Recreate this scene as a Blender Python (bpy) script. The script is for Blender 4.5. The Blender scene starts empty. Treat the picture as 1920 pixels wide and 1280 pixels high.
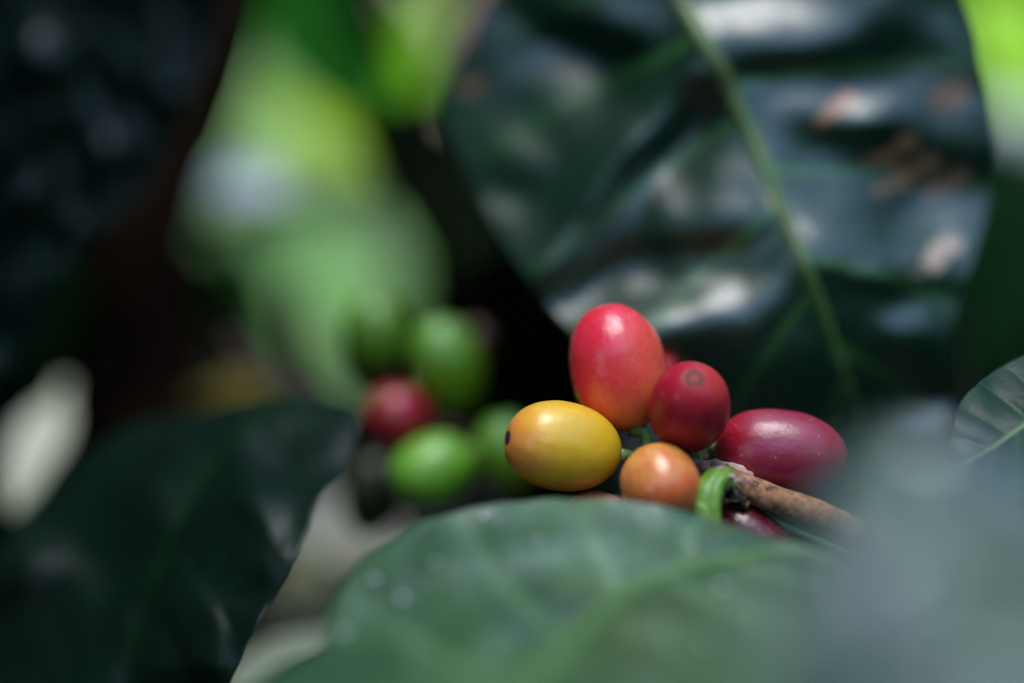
import bpy, math, random
import numpy as np
from mathutils import Vector, Matrix, noise

random.seed(7)
scn = bpy.context.scene
col = scn.collection
# ------------------------------------------------------------------ camera frame
PITCH = math.radians(-8)
CAM = Vector((0, 0, 1.2))
LENS, SENS = 85.0, 36.0
FOCUS = 30.6                       # cm
RT = Vector((1, 0, 0))
FW = Vector((0, math.cos(PITCH), math.sin(PITCH)))
UP = RT.cross(FW)

def P(px, py, z):
    """photo position (1920 wide) at distance z cm -> world metres"""
    k = z * SENS / LENS / 1920.0
    return CAM + (FW * z + RT * ((px - 960) * k) + UP * ((640 - py) * k)) * 0.01

def DIR(x, y, t):
    """direction: x right, y up, t towards the camera"""
    return (RT * x + UP * y - FW * t).normalized()

# ------------------------------------------------------------------ helpers
def mesh_obj(name, verts, faces, mat=None, parent=None, smooth=True, uvs=None):
    me = bpy.data.meshes.new(name)
    me.from_pydata([tuple(v) for v in verts], [], faces)
    if uvs is not None:
        uv = me.uv_layers.new(name='UVMap')
        for l in me.loops:
            uv.data[l.index].uv = uvs[l.vertex_index]
    if smooth:
        me.polygons.foreach_set('use_smooth', [True] * len(me.polygons))
    me.update()
    o = bpy.data.objects.new(name, me)
    col.objects.link(o)
    if mat: me.materials.append(mat)
    if parent:
        o.parent = parent
        o.matrix_parent_inverse = parent.matrix_world.inverted()
    return o

def thing(name, label, cat, loc, group=None, kind=None):
    o = bpy.data.objects.new(name, None)
    o.empty_display_size = 0.005
    col.objects.link(o)
    o.matrix_world = Matrix.Translation(loc)
    o['label'] = label; o['category'] = cat
    if group: o['group'] = group
    if kind: o['kind'] = kind
    return o

def tag(o, label=None, cat=None, group=None, kind=None):
    if label: o['label'] = label
    if cat: o['category'] = cat
    if group: o['group'] = group
    if kind: o['kind'] = kind
    return o

def resample(pts, n):
    """Catmull-Rom through pts, n samples even in arc length"""
    p = np.array(pts, float)
    p = np.vstack([2 * p[0] - p[1], p, 2 * p[-1] - p[-2]])
    out = []
    for i in range(1, len(p) - 2):
        for k in range(24):
            t = k / 24
            a, b, c, d = p[i-1], p[i], p[i+1], p[i+2]
            out.append(0.5 * (2*b + (c-a)*t + (2*a-5*b+4*c-d)*t*t + (3*b-a-3*c+d)*t**3))
    out.append(p[-2])
    out = np.array(out)
    L = np.concatenate([[0], np.cumsum(np.linalg.norm(np.diff(out, axis=0), axis=1))])
    s = np.linspace(0, L[-1], n)
    return np.stack([np.interp(s, L, out[:, j]) for j in range(out.shape[1])], axis=1)

def tube(path, radii, seg=16, lump=0.0, lobes=None, cap=True, seed=0):
    """path: list of world Vectors; radii in metres"""
    verts, faces = [], []
    n = len(path)
    ref = Vector((0.13, 0.2, 1)).normalized()
    for i, p in enumerate(path):
        d = (path[min(i+1, n-1)] - path[max(i-1, 0)]).normalized()
        a = d.cross(ref).normalized(); b = d.cross(a).normalized()
        for k in range(seg):
            th = 2 * math.pi * k / seg
            r = radii[i]
            if lobes: r *= lobes(th, i / (n-1))
            if lump:
                q = p * 900
                r *= 1 + lump * noise.noise(Vector((math.cos(th)*1.5 + seed, math.sin(th)*1.5, i * 0.35)))
            verts.append(p + a * (math.cos(th) * r) + b * (math.sin(th) * r))
    for i in range(n-1):
        for k in range(seg):
            k2 = (k+1) % seg
            faces.append((i*seg+k, i*seg+k2, (i+1)*seg+k2, (i+1)*seg+k))
    if cap:
        c0 = len(verts); verts.append(path[0]); c1 = len(verts); verts.append(path[-1])
        for k in range(seg):
            k2 = (k+1) % seg
            faces.append((c0, k2, k)); faces.append((c1, (n-1)*seg+k, (n-1)*seg+k2))
    return verts, faces

def px_path(pts, n):
    return [P(*q) for q in resample(pts, n)]

# ------------------------------------------------------------------ materials
class NT:
    def __init__(s, name):
        s.m = bpy.data.materials.new(name); s.m.use_nodes = True
        s.n = s.m.node_tree.nodes; s.l = s.m.node_tree.links
        s.p = s.n['Principled BSDF']; s.out = s.n['Material Output']
    def new(s, t, **kw):
        x = s.n.new(t)
        for k, v in kw.items(): setattr(x, k, v)
        return x
    def link(s, a, b): s.l.new(a, b)
    def noise(s, vec, scale, detail=3, rough=0.55, dist=0):
        x = s.new('ShaderNodeTexNoise'); x.inputs['Scale'].default_value = scale
        x.inputs['Detail'].default_value = detail; x.inputs['Roughness'].default_value = rough
        x.inputs['Distortion'].default_value = dist
        s.link(vec, x.inputs['Vector']); return x.outputs['Fac']
    def ramp(s, fac, stops):
        x = s.new('ShaderNodeValToRGB')
        e = x.color_ramp.elements
        while len(e) < len(stops): e.new(0.5)
        for q, (pos, c) in zip(e, stops):
            q.position = pos
            q.color = (c, c, c, 1) if not hasattr(c, '__len__') else (*c, 1)
        s.link(fac, x.inputs['Fac']); return x.outputs['Color']
    def mix(s, fac, a, b, mode='MIX'):
        x = s.new('ShaderNodeMix', data_type='RGBA', blend_type=mode)
        for sock, v in ((x.inputs[0], fac), (x.inputs[6], a), (x.inputs[7], b)):
            if isinstance(v, (int, float)): sock.default_value = v
            elif isinstance(v, tuple): sock.default_value = (*v, 1)
            else: s.link(v, sock)
        return x.outputs[2]
    def math(s, op, a, b=None, c=None, clamp=False):
        x = s.new('ShaderNodeMath', operation=op); x.use_clamp = clamp
        for i, v in enumerate((a, b, c)):
            if v is None: continue
            if isinstance(v, (int, float)): x.inputs[i].default_value = v
            else: s.link(v, x.inputs[i])
        return x.outputs[0]
    def bump(s, h, strength, dist, prev=None):
        x = s.new('ShaderNodeBump'); x.inputs['Strength'].default_value = strength
        x.inputs['Distance'].default_value = dist
        s.link(h, x.inputs['Height'])
        if prev: s.link(prev, x.inputs['Normal'])
        return x.outputs['Normal']

def leaf_mat(name, c1, c2, vein, n=9, k=1.6, phase=0.0, rough=0.3, spec=0.5, trans=0.0, tcol=None,
             patches=None, veinamt=0.6, scale=1.0, coat=0.0, spots=None, netbump=0.6, vw=0.07):
    t = NT(name); P_ = t.p
    uv = t.new('ShaderNodeUVMap').outputs['UV']
    sep = t.new('ShaderNodeSeparateXYZ'); t.link(uv, sep.inputs[0])
    tc = t.new('ShaderNodeTexCoord').outputs['Object']
    s_ = sep.outputs['X']; tt = t.math('ABSOLUTE', t.math('MULTIPLY_ADD', sep.outputs['Y'], 2.0, -1.0))
    side = t.math('MULTIPLY', t.math('GREATER_THAN', sep.outputs['Y'], 0.5), 0.37)
    q = t.math('SUBTRACT', t.math('MULTIPLY_ADD', s_, n, phase), t.math('MULTIPLY', t.math('POWER', tt, 0.85), k))
    q = t.math('ADD', q, side)
    f = t.math('ABSOLUTE', t.math('SUBTRACT', t.math('FRACT', q), 0.5))   # 0.5 at vein
    vm = t.math('SUBTRACT', 1.0, t.math('DIVIDE', t.math('SUBTRACT', 0.5, f), vw), clamp=True)
    vm = t.math('MULTIPLY', vm, t.math('SUBTRACT', 1.0, t.math('MULTIPLY', tt, 0.8)))
    mid = t.math('SUBTRACT', 1.0, t.math('DIVIDE', tt, 0.05), clamp=True)
    nz = t.noise(tc, 90 * scale, 4)
    nz2 = t.noise(tc, 420 * scale, 3)
    base = t.mix(t.ramp(nz, [(0.35, 0.0), (0.65, 1.0)]), c1, c2)
    base = t.mix(t.math('MULTIPLY', vm, veinamt), base, vein)
    base = t.mix(t.math('MULTIPLY', mid, 0.8), base, vein)
    for (pu, pv, ru, rv, pc) in (patches or []):       # brown dead areas: (u, v, radius u, radius v, colour)
        du = t.math('DIVIDE', t.math('SUBTRACT', s_, pu), ru)
        dv = t.math('DIVIDE', t.math('SUBTRACT', sep.outputs['Y'], pv), rv)
        d = t.math('SQRT', t.math('ADD', t.math('MULTIPLY', du, du), t.math('MULTIPLY', dv, dv)))
        d = t.math('ADD', d, t.math('MULTIPLY_ADD', t.noise(tc, 260, 4), 3.0, -1.45))
        mk = t.ramp(d, [(0.55, 1.0), (1.0, 0.0)])
        base = t.mix(mk, base, pc)
    if spots:
        vo = t.new('ShaderNodeTexVoronoi'); vo.inputs['Scale'].default_value = spots[0]
        t.link(tc, vo.inputs['Vector'])
        mk = t.ramp(vo.outputs['Distance'], [(spots[1]*0.6, 1.0), (spots[1], 0.0)])
        base = t.mix(mk, base, spots[2])
    t.link(base, P_.inputs['Base Color'])
    r = t.math('MULTIPLY_ADD', nz2, 0.12, rough - 0.06)
    t.link(r, P_.inputs['Roughness'])
    P_.inputs['Specular IOR Level'].default_value = spec
    P_.inputs['Coat Weight'].default_value = coat
    P_.inputs['Coat Roughness'].default_value = rough * 0.8
    vo = t.new('ShaderNodeTexVoronoi', feature='DISTANCE_TO_EDGE'); vo.inputs['Scale'].default_value = 700 * scale
    t.link(tc, vo.inputs['Vector'])
    net = t.ramp(vo.outputs['Distance'], [(0.0, 0.0), (0.12, 1.0)])
    b = t.bump(t.mix(0.5, net, nz2), netbump * 0.35, 0.0002)
    b = t.bump(nz, 0.5, 0.0008, b)
    t.link(b, P_.inputs['Normal'])
    if trans > 0:
        tr = t.new('ShaderNodeBsdfTranslucent'); tr.inputs['Color'].default_value = (*(tcol or c2), 1)
        mx = t.new('ShaderNodeMixShader'); mx.inputs[0].default_value = trans
        t.link(P_.outputs[0], mx.inputs[1]); t.link(tr.outputs[0], mx.inputs[2])
        t.link(mx.outputs[0], t.out.inputs['Surface'])
    return t.m

def plain_mat(name, c1, c2, scale, rough=0.6, bump=0.0, bdist=0.0003, spec=0.5, sss=0.0):
    t = NT(name)
    tc = t.new('ShaderNodeTexCoord').outputs['Object']
    nz = t.noise(tc, scale, 5, 0.6)
    t.link(t.mix(t.ramp(nz, [(0.35, 0.0), (0.65, 1.0)]), c1, c2), t.p.inputs['Base Color'])
    t.p.inputs['Roughness'].default_value = rough
    t.p.inputs['Specular IOR Level'].default_value = spec
    if sss:
        t.p.inputs['Subsurface Weight'].default_value = sss
        t.p.inputs['Subsurface Radius'].default_value = (1, 0.8, 0.3)
        t.p.inputs['Subsurface Scale'].default_value = 0.0008
    if bump: t.link(t.bump(nz, bump, bdist), t.p.inputs['Normal'])
    return t.m

def cherry_mat(name, tip, mid, base, blotch, bl_amt=0.5, rough=0.3, seed=0.0, specks=1.0, sunpatch_dir=None, sss=0.25, stops=(0.1, 0.5, 0.9), spec=0.62):
    """tip = blossom end (+Z local), base = stalk end (-Z local); unit object space handled by attribute 'Generated'"""
    t = NT(name)
    tcn = t.new('ShaderNodeTexCoord'); ob = tcn.outputs['Object']; ge = tcn.outputs['Generated']
    mp = t.new('ShaderNodeMapping'); mp.inputs['Location'].default_value = (seed, seed * 1.7, seed * 0.3)
    t.link(ge, mp.inputs['Vector']); gv = mp.outputs['Vector']
    sep = t.new('ShaderNodeSeparateXYZ'); t.link(ge, sep.inputs[0])
    n1 = t.noise(gv, 2.2, 3, 0.5); n2 = t.noise(gv, 9, 5, 0.6); n3 = t.noise(gv, 34, 4, 0.65)
    g = t.math('ADD', sep.outputs['Z'], t.math('MULTIPLY_ADD', n1, 0.5, -0.25))
    g = t.math('ADD', g, t.math('MULTIPLY_ADD', n2, 0.12, -0.06))
    c = t.ramp(g, [(stops[0], base), (stops[1], mid), (stops[2], tip)])
    if sunpatch_dir is not None:                            # dappled sun painted into the skin as a warm flank patch
        dt = t.new('ShaderNodeVectorMath', operation='DOT_PRODUCT')
        sb = t.new('ShaderNodeVectorMath', operation='SUBTRACT'); sb.inputs[1].default_value = (0.5, 0.5, 0.5)
        t.link(ge, sb.inputs[0]); t.link(sb.outputs[0], dt.inputs[0]); dt.inputs[1].default_value = sunpatch_dir
        m = t.math('ADD', t.math('MULTIPLY', dt.outputs['Value'], 2.0), t.math('MULTIPLY_ADD', n2, 0.5, -0.25))
        c = t.mix(t.math('MULTIPLY', t.ramp(m, [(0.45, 0.0), (1.0, 1.0)]), bl_amt), c, blotch)
    else:
        c = t.mix(t.math('MULTIPLY', t.ramp(n2, [(0.42, 0.0), (0.6, 1.0)]), bl_amt), c, blotch)
    c = t.mix(t.math('MULTIPLY', t.ramp(n3, [(0.5, 0.0), (0.75, 1.0)]), 0.32), c, blotch)
    c = t.mix(t.math('MULTIPLY', t.ramp(t.noise(gv, 17, 5, 0.7, 0.6), [(0.30, 1.0), (0.46, 0.0)]), 0.35 * specks), c, tuple(x * 0.45 for x in mid))
    # fine pores
    vo = t.new('ShaderNodeTexVoronoi'); vo.inputs['Scale'].default_value = 30
    t.link(gv, vo.inputs['Vector'])
    pore = t.ramp(vo.outputs['Distance'], [(0.0, 1.0), (0.16, 0.0)])
    c = t.mix(t.math('MULTIPLY', pore, 0.22), c, (0.75, 0.55, 0.35))
    # white dust specks
    v2 = t.new('ShaderNodeTexVoronoi'); v2.inputs['Scale'].default_value = 15
    t.link(gv, v2.inputs['Vector'])
    sel = t.math('GREATER_THAN', v2.outputs['Color'], 0.62)
    sp = t.math('MULTIPLY', t.ramp(v2.outputs['Distance'], [(0.06, 1.0), (0.12, 0.0)]), sel)
    sp = t.math('MULTIPLY', sp, t.ramp(n2, [(0.45, 0.0), (0.5, 1.0)]))
    c = t.mix(t.math('MULTIPLY', sp, 0.85 * specks), c, (0.8, 0.72, 0.68))
    v3 = t.new('ShaderNodeTexVoronoi'); v3.inputs['Scale'].default_value = 7.3
    t.link(gv, v3.inputs['Vector'])
    sc_ = t.math('MULTIPLY', t.ramp(t.math('ADD', v3.outputs['Distance'], t.math('MULTIPLY_ADD', n3, 0.12, -0.06)), [(0.05, 1.0), (0.10, 0.0)]), t.math('GREATER_THAN', v3.outputs['Color'], 0.7))
    c = t.mix(t.math('MULTIPLY', sc_, 0.6 * specks), c, (0.16, 0.07, 0.03))
    t.link(c, t.p.inputs['Base Color'])
    r = t.math('MULTIPLY_ADD', n3, 0.14, rough - 0.10)
    r = t.math('ADD', r, t.math('MULTIPLY', sp, 0.3))
    t.link(r, t.p.inputs['Roughness'])
    t.p.inputs['Subsurface Weight'].default_value = sss
    t.p.inputs['Subsurface Radius'].default_value = (1.0, 0.35, 0.2)
    t.p.inputs['Subsurface Scale'].default_value = 0.0012
    t.p.inputs['Specular IOR Level'].default_value = spec
    b = t.bump(n3, 0.05, 0.0002)
    b = t.bump(n2, 0.2, 0.0004, b)
    b = t.bump(sp, 0.3, 0.0001, b)
    t.link(b, t.p.inputs['Normal'])
    return t.m

# ------------------------------------------------------------------ buckled relief: slopes given, heights integrated
def relief(x0, x1, y0, y1, blobs, step=8, leak=260.0):
    xs = np.arange(x0, x1 + step, step); ys = np.arange(y0, y1 + step, step)
    X, Y = np.meshgrid(xs, ys)
    S = np.zeros_like(X, float)
    for (ax, ay, bx, by, w, A) in blobs:
        dx, dy = bx - ax, by - ay
        t = np.clip(((X - ax) * dx + (Y - ay) * dy) / (dx*dx + dy*dy + 1e-6), 0, 1)
        d2 = (X - ax - t*dx)**2 + (Y - ay - t*dy)**2
        S += A * np.exp(-d2 / (2*w*w))
    T = -np.tan(np.radians(np.clip(S * 1.7, -60, 29))) * 0.0073       # dz/dy wanted, cm per px
    ny, nx = T.shape; Tp = np.zeros((ny * 2, nx * 2)); Tp[:ny, :nx] = T
    ky = 2j * np.pi * np.fft.fftfreq(ny * 2, step)[:, None]; kx = 2j * np.pi * np.fft.fftfreq(nx * 2, step)[None, :]
    den = kx * kx + ky * ky * 1.0 - (2 * np.pi / 1400.0) ** 2
    Z = np.real(np.fft.ifft2(np.fft.fft2(Tp) * ky / den))[:ny, :nx]     # least-squares surface for those slopes
    def f(x, y):
        i = min(max((y - y0) / step, 0), len(ys) - 1.001); j = min(max((x - x0) / step, 0), len(xs) - 1.001)
        a, b = int(i), int(j); u, v = i - a, j - b
        return (Z[a, b]*(1-u)*(1-v) + Z[a+1, b]*u*(1-v) + Z[a, b+1]*(1-u)*v + Z[a+1, b+1]*u*v)
    return f

# ------------------------------------------------------------------ leaf builder
def leaf(name, label, mid, left, right, mat, ribmat, bumps=(), ns=90, nt=56, fold=0.0, quilt=0.06,
         n=9, k=1.6, phase=0.0, rib_r=(0.10, 0.03), thick=0.00028, cup=0.0, wav=0.03, petiole=None,
         group='coffee leaves', cat='leaf', seed=0, rib=True, relief_f=None, ribrise=0.3, edge=6):
    """mid/left/right: (px, py, z cm) polylines from base to tip"""
    M, L, R = resample(mid, ns), resample(left, ns), resample(right, ns)
    base = thing(name, label, cat, P(*M[0]), group)
    verts, uvs, faces = [], [], []
    for i in range(ns):
        s = i / (ns-1)
        for j in range(nt):
            t = -1 + 2 * j / (nt-1)
            E = L[i] if t < 0 else R[i]
            a = abs(t)
            q = M[i] * (1-a) + E * a
            zz = q[2] - fold * math.sin(a * math.pi) + cup * a * a
            ph = s * n + phase - (a ** 0.85) * k + (0.37 if t >= 0 else 0)
            fr = abs((ph % 1) - 0.5) * 2          # 1 at vein
            zz += quilt * (fr ** 3) * min(1, a * 5) * (1 - 0.5 * a) * min(1, (1 - a) * 4 + 0.25)
            zz += 0.5 * quilt * math.exp(-(a / 0.05) ** 2)
            for (x0, y0, x1, y1, w, h) in bumps:
                dx, dy = x1-x0, y1-y0
                tt = max(0, min(1, ((q[0]-x0)*dx + (q[1]-y0)*dy) / (dx*dx + dy*dy + 1e-9)))
                d2 = (q[0]-x0-tt*dx)**2 + (q[1]-y0-tt*dy)**2
                if d2 < 9*w*w: zz -= h * math.exp(-d2 / (2*w*w))
            if relief_f: zz += relief_f(q[0], q[1])
            zz += wav * noise.noise(Vector((q[0] * 0.012, q[1] * 0.012, seed)))
            zz += wav * 2.0 * (a ** 4) * noise.noise(Vector((s * 9, seed + 5 * (t > 0), 1.3)))
            ed = edge * a ** 8 * noise.noise(Vector((s * 26, seed + 3 * (t > 0), 7.7)))
            verts.append(P(q[0] + ed, q[1] + ed, zz))
            uvs.append((s, (t+1)/2))
    for i in range(ns-1):
        for j in range(nt-1):
            faces.append((i*nt+j, i*nt+j+1, (i+1)*nt+j+1, (i+1)*nt+j))
    b = mesh_obj('blade', verts, faces, mat, base, uvs=uvs)
    if thick:
        md = b.modifiers.new('thickness', 'SOLIDIFY'); md.thickness = thick; md.offset = 0
    if rib:
        c = nt // 2
        path = []
        for i in range(0, ns, 2):
            m = (verts[i*nt + c] + verts[i*nt + c - 1]) / 2
            path.append(m + (CAM - m).normalized() * ribrise * 0.01 * (rib_r[0] * (1 - i/ns) + rib_r[1] * i/ns))
        rad = [0.01 * (rib_r[0] * (1 - u) + rib_r[1] * u) for u in np.linspace(0, 1, len(path))]
        v, f = tube(path, rad, 10)
        mesh_obj('midrib', v, f, ribmat, base)
    if petiole:
        pp = px_path(petiole, 14)
        v, f = tube(pp, [0.01 * rib_r[0] * 1.3] * len(pp), 10)
        mesh_obj('petiole', v, f, ribmat, base)
    return base

# ------------------------------------------------------------------ cherry builder
def rotz_to(axis, up=Vector((0, 0, 1))):
    z = axis.normalized(); x = up.cross(z)
    if x.length < 1e-4: x = Vector((1, 0, 0))
    x.normalize(); y = z.cross(x)
    return Matrix((x, y, z)).transposed().to_4x4()

NAVEL = {}
def cherry(label, px, py, z, a, b, axis, mat, navel_mat, egg=0.0, stalk=None, stalk_mat=None, navel=True,
           seed=0, flat=0.0, group=None, nubcol=None, squash=1.0, nav_r=0.105):
    """a: half length along axis, b: half width, in photo px at that depth; axis points to the blossom end"""
    k = z * SENS / LENS / 1920.0 * 0.01
    A, B = a * k, b * k
    c = P(px, py, z)
    root = thing('coffee_cherry', label, 'coffee cherry', c, group)
    M = Matrix.Translation(c) @ rotz_to(axis)
    nu, nv = 72, 56
    verts, faces = [], []
    def prof(u):                       # u in [-1,1] along axis -> radius factor
        r = (max(0, 1 - abs(u) ** 2.25)) ** 0.5
        return r * (1 + egg * u)
    for i in range(nv + 1):
        th = math.pi * i / nv
        u = -math.cos(th)
        rr = prof(u)
        uz = u
        if navel and u > 0.97: uz = 0.97 + (u - 0.97) * 0.3
        for j in range(nu):
            ph = 2 * math.pi * j / nu
            w = 1 + 0.032 * noise.noise(Vector((math.cos(ph) * 1.2 + seed, math.sin(ph) * 1.2, u * 1.4))) + 0.008 * noise.noise(Vector((math.cos(ph) * 3 + seed, math.sin(ph) * 3, u * 4)))
            w *= 1 - 0.012 * (abs(math.cos(ph)) ** 6)      # faint suture either side
            verts.append(M @ Vector((B * rr * w * math.cos(ph), B * squash * rr * w * math.sin(ph), A * uz)))
    for i in range(nv):
        for j in range(nu):
            j2 = (j+1) % nu
            faces.append((i*nu+j, i*nu+j2, (i+1)*nu+j2, (i+1)*nu+j))
    # body mesh in local coords so that Generated follows the fruit's own axis
    inv = M.inverted()
    body = mesh_obj('fruit_skin', [inv @ v for v in verts], faces, mat)
    body.parent = root
    body.matrix_parent_inverse = root.matrix_world.inverted()
    body.matrix_basis = M
    if navel:
        R = B * nav_r * 1.9
        vs, fs = [], []
        prof_ring = [(0.0, 0.35), (0.16, 0.42), (0.26, 0.12), (0.36, 0.0), (0.48, 0.22), (0.58, 0.2),
                     (0.68, 0.12), (0.84, 0.2), (1.0, -0.5)]
        m = 36
        zt = A * (0.97 + 0.03 * 0.3)
        for (rr, hh) in prof_ring:
            for j in range(m):
                ph = 2 * math.pi * j / m
                wob = 1 + 0.10 * noise.noise(Vector((math.cos(ph) * 2 + seed, math.sin(ph) * 2, rr * 3)))
                r_ = R * rr * wob
                uu = (1 - min(0.9, (r_ / (B * (1 + egg))) ** 2)) ** (1 / 2.25)
                zz = A * (0.97 + (uu - 0.97) * 0.3 if uu > 0.97 else uu) * (1.0 if rr < 0.99 else 0.985)
                vs.append(Vector((r_ * math.cos(ph), r_ * math.sin(ph), zz + R * 0.07 * hh * (1 + 0.3 * (wob - 1) * 10) + 0.00001)))
        for i in range(len(prof_ring) - 1):
            for j in range(m):
                j2 = (j+1) % m
                fs.append((i*m+j, i*m+j2, (i+1)*m+j2, (i+1)*m+j))
        nv_ = mesh_obj('navel', vs, fs, navel_mat)
        nv_.parent = root; nv_.matrix_parent_inverse = root.matrix_world.inverted(); nv_.matrix_basis = M
    if stalk:
        pts = [tuple(M @ Vector((0, 0, -A * 0.97)))]
        pp = [M @ Vector((0, 0, -A * 0.97))] + [P(*q) for q in stalk]
        q = resample([tuple(v) for v in pp], 14)
        pp = [Vector(v) for v in q]
        r0 = 0.00085
        v, f = tube(pp, [r0 * (1.25 - 0.35 * math.sin(math.pi * i / 13)) for i in range(14)], 12, lump=0.15, seed=seed)
        mesh_obj('stalk', v, f, stalk_mat, root)
    return root
# ------------------------------------------------------------------ materials used
G_RIB = plain_mat('rib_green', (0.06, 0.13, 0.035), (0.10, 0.20, 0.06), 300, 0.4)
G_RIB_DARK = plain_mat('rib_dark', (0.002, 0.020, 0.003), (0.003, 0.026, 0.004), 200, 0.8, spec=0.1)
G_RIB_BACK = plain_mat('rib_mixed', (0.05, 0.16, 0.03), (0.13, 0.12, 0.05), 60, 0.4)
STALK = plain_mat('stalk_green', (0.10, 0.22, 0.05), (0.16, 0.26, 0.08), 500, 0.45, sss=0.2)
t = NT('navel_ringed')
ge = t.new('ShaderNodeTexCoord').outputs['Generated']
sb = t.new('ShaderNodeVectorMath', operation='SUBTRACT'); sb.inputs[1].default_value = (0.5, 0.5, 0)
t.link(ge, sb.inputs[0])
mu = t.new('ShaderNodeVectorMath', operation='MULTIPLY'); mu.inputs[1].default_value = (2, 2, 0)
t.link(sb.outputs[0], mu.inputs[0])
ln = t.new('ShaderNodeVectorMath', operation='LENGTH'); t.link(mu.outputs[0], ln.inputs[0])
nz = t.noise(ge, 5, 3, 0.6)
rr = t.math('ADD', ln.outputs['Value'], t.math('MULTIPLY_ADD', nz, 0.22, -0.11))
t.link(t.ramp(rr, [(0.0, (0.16, 0.02, 0.02)), (0.09, (0.35, 0.07, 0.06)), (0.17, (0.40, 0.09, 0.08)), (0.24, (0.09, 0.012, 0.012)),
                   (0.34, (0.34, 0.06, 0.055)), (0.46, (0.28, 0.05, 0.045)), (0.53, (0.04, 0.018, 0.012)), (0.62, (0.16, 0.08, 0.045)), (0.70, (0.06, 0.022, 0.015)),
                   (0.84, (0.17, 0.07, 0.04)), (0.97, (0.30, 0.008, 0.020))]), t.p.inputs['Base Color'])
t.p.inputs['Roughness'].default_value = 0.75; t.p.inputs['Specular IOR Level'].default_value = 0.2
NAV_RING = t.m
NAV_RED = plain_mat('navel_red', (0.42, 0.12, 0.10), (0.55, 0.30, 0.20), 900, 0.6, 0.5, 0.0002)
NAV_BLACK = plain_mat('navel_black', (0.010, 0.006, 0.008), (0.03, 0.015, 0.012), 900, 0.8, 0.5, 0.0002)
NAV_GREEN = plain_mat('navel_green', (0.05, 0.09, 0.02), (0.10, 0.07, 0.03), 900, 0.7)
NAV_CORAL = plain_mat('navel_coral', (0.75, 0.18, 0.06), (0.6, 0.1, 0.06), 900, 0.6)

# ------------------------------------------------------------------ ripe cluster in focus
CH = 'ripe coffee cherries in the front cluster'
m_c1 = cherry_mat('skin_coral', (0.68, 0.020, 0.050), (0.72, 0.040, 0.040), (0.80, 0.15, 0.04), (0.85, 0.19, 0.07), 0.5, 0.30, 1.3,
                  specks=0.8, sunpatch_dir=(0.15, 0.9, -0.1), stops=(0.12, 0.42, 0.8))
cherry('large coral red cherry standing tallest, right behind the yellow one', 1158, 688, 31.25, 120, 90, DIR(-0.22, 0.95, 0.02),
       m_c1, NAV_CORAL, egg=-0.03, stalk=[(1210, 810, 31.2), (1213, 850, 31.2), (1225, 890, 31.4)], stalk_mat=STALK, seed=1, group=CH, nav_r=0.12)
m_c2 = cherry_mat('skin_crimson', (0.34, 0.006, 0.022), (0.27, 0.003, 0.012), (0.20, 0.002, 0.008), (0.62, 0.09, 0.05), 0.7, 0.46, 4.1,
                  specks=1.0, sunpatch_dir=(0.55, 0.05, 0.5), spec=0.3)
cherry('deep crimson cherry with a round ringed navel facing the camera', 1293, 762, 30.35, 100, 76, DIR(0.03, 0.55, 0.80),
       m_c2, NAV_RING, egg=-0.02, stalk=[(1300, 850, 31.3), (1310, 880, 31.5)], stalk_mat=STALK, seed=2, group=CH, nav_r=0.15)
m_c3 = cherry_mat('skin_yellow', (0.74, 0.27, 0.05), (0.74, 0.46, 0.020), (0.62, 0.43, 0.010), (0.70, 0.22, 0.04), 0.22, 0.33, 7.7,
                  specks=0.7, sss=0.2, stops=(0.1, 0.7, 1.0))
cherry('golden yellow cherry lying sideways with a black scar on its left end', 1056, 836, 30.6, 114, 84, DIR(-0.94, 0.16, 0.32),
       m_c3, NAV_BLACK, egg=0.05, stalk=[(1180, 856, 31.0), (1205, 862, 31.2), (1230, 880, 31.4)], stalk_mat=STALK, seed=3, group=CH, nav_r=0.10)
m_c4 = cherry_mat('skin_orange', (0.60, 0.15, 0.04), (0.66, 0.29, 0.07), (0.64, 0.32, 0.06), (0.60, 0.09, 0.03), 0.5, 0.27, 2.9,
                  specks=0.8, sss=0.25, stops=(0.2, 0.5, 0.9))
cherry('small orange cherry half sunk behind the front leaf beside the green stub', 1239, 908, 30.1, 80, 74, DIR(0.25, -0.5, 0.55),
       m_c4, NAV_BLACK, egg=-0.03, stalk=[(1200, 850, 31.2), (1215, 862, 31.4)], stalk_mat=STALK, seed=4, group=CH)
m_c5 = cherry_mat('skin_purple', (0.24, 0.030, 0.045), (0.22, 0.006, 0.034), (0.32, 0.003, 0.015), (0.28, 0.03, 0.05), 0.3, 0.34, 5.2,
                  specks=0.7, stops=(0.1, 0.45, 0.95))
cherry('plum purple cherry lying sideways at the right end of the front cluster', 1464, 848, 31.0, 126, 82, DIR(0.96, -0.12, 0.1),
       m_c5, NAV_RED, egg=-0.03, stalk=[(1338, 842, 31.2), (1328, 868, 31.5)], stalk_mat=STALK, seed=5, group=CH)
m_c6 = cherry_mat('skin_rust', (0.45, 0.12, 0.05), (0.50, 0.14, 0.06), (0.45, 0.1, 0.05), (0.5, 0.08, 0.05), 0.3, 0.3, 6.6)
cherry('rust orange cherry showing only its top below the yellow one', 1122, 985, 30.7, 76, 64, DIR(0.7, -0.2, 0.4),
       m_c6, NAV_BLACK, navel=False, seed=6, group=CH)
m_c7 = cherry_mat('skin_dark_plum', (0.06, 0.003, 0.008), (0.08, 0.003, 0.010), (0.06, 0.002, 0.006), (0.3, 0.05, 0.05), 0.2, 0.3, 8.1)
cherry('dark plum cherry hanging in shade under the brown twig', 1410, 1012, 30.6, 92, 58, DIR(0.80, -0.55, 0.1),
       m_c7, NAV_BLACK, seed=7, navel=False, group=CH)
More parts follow.
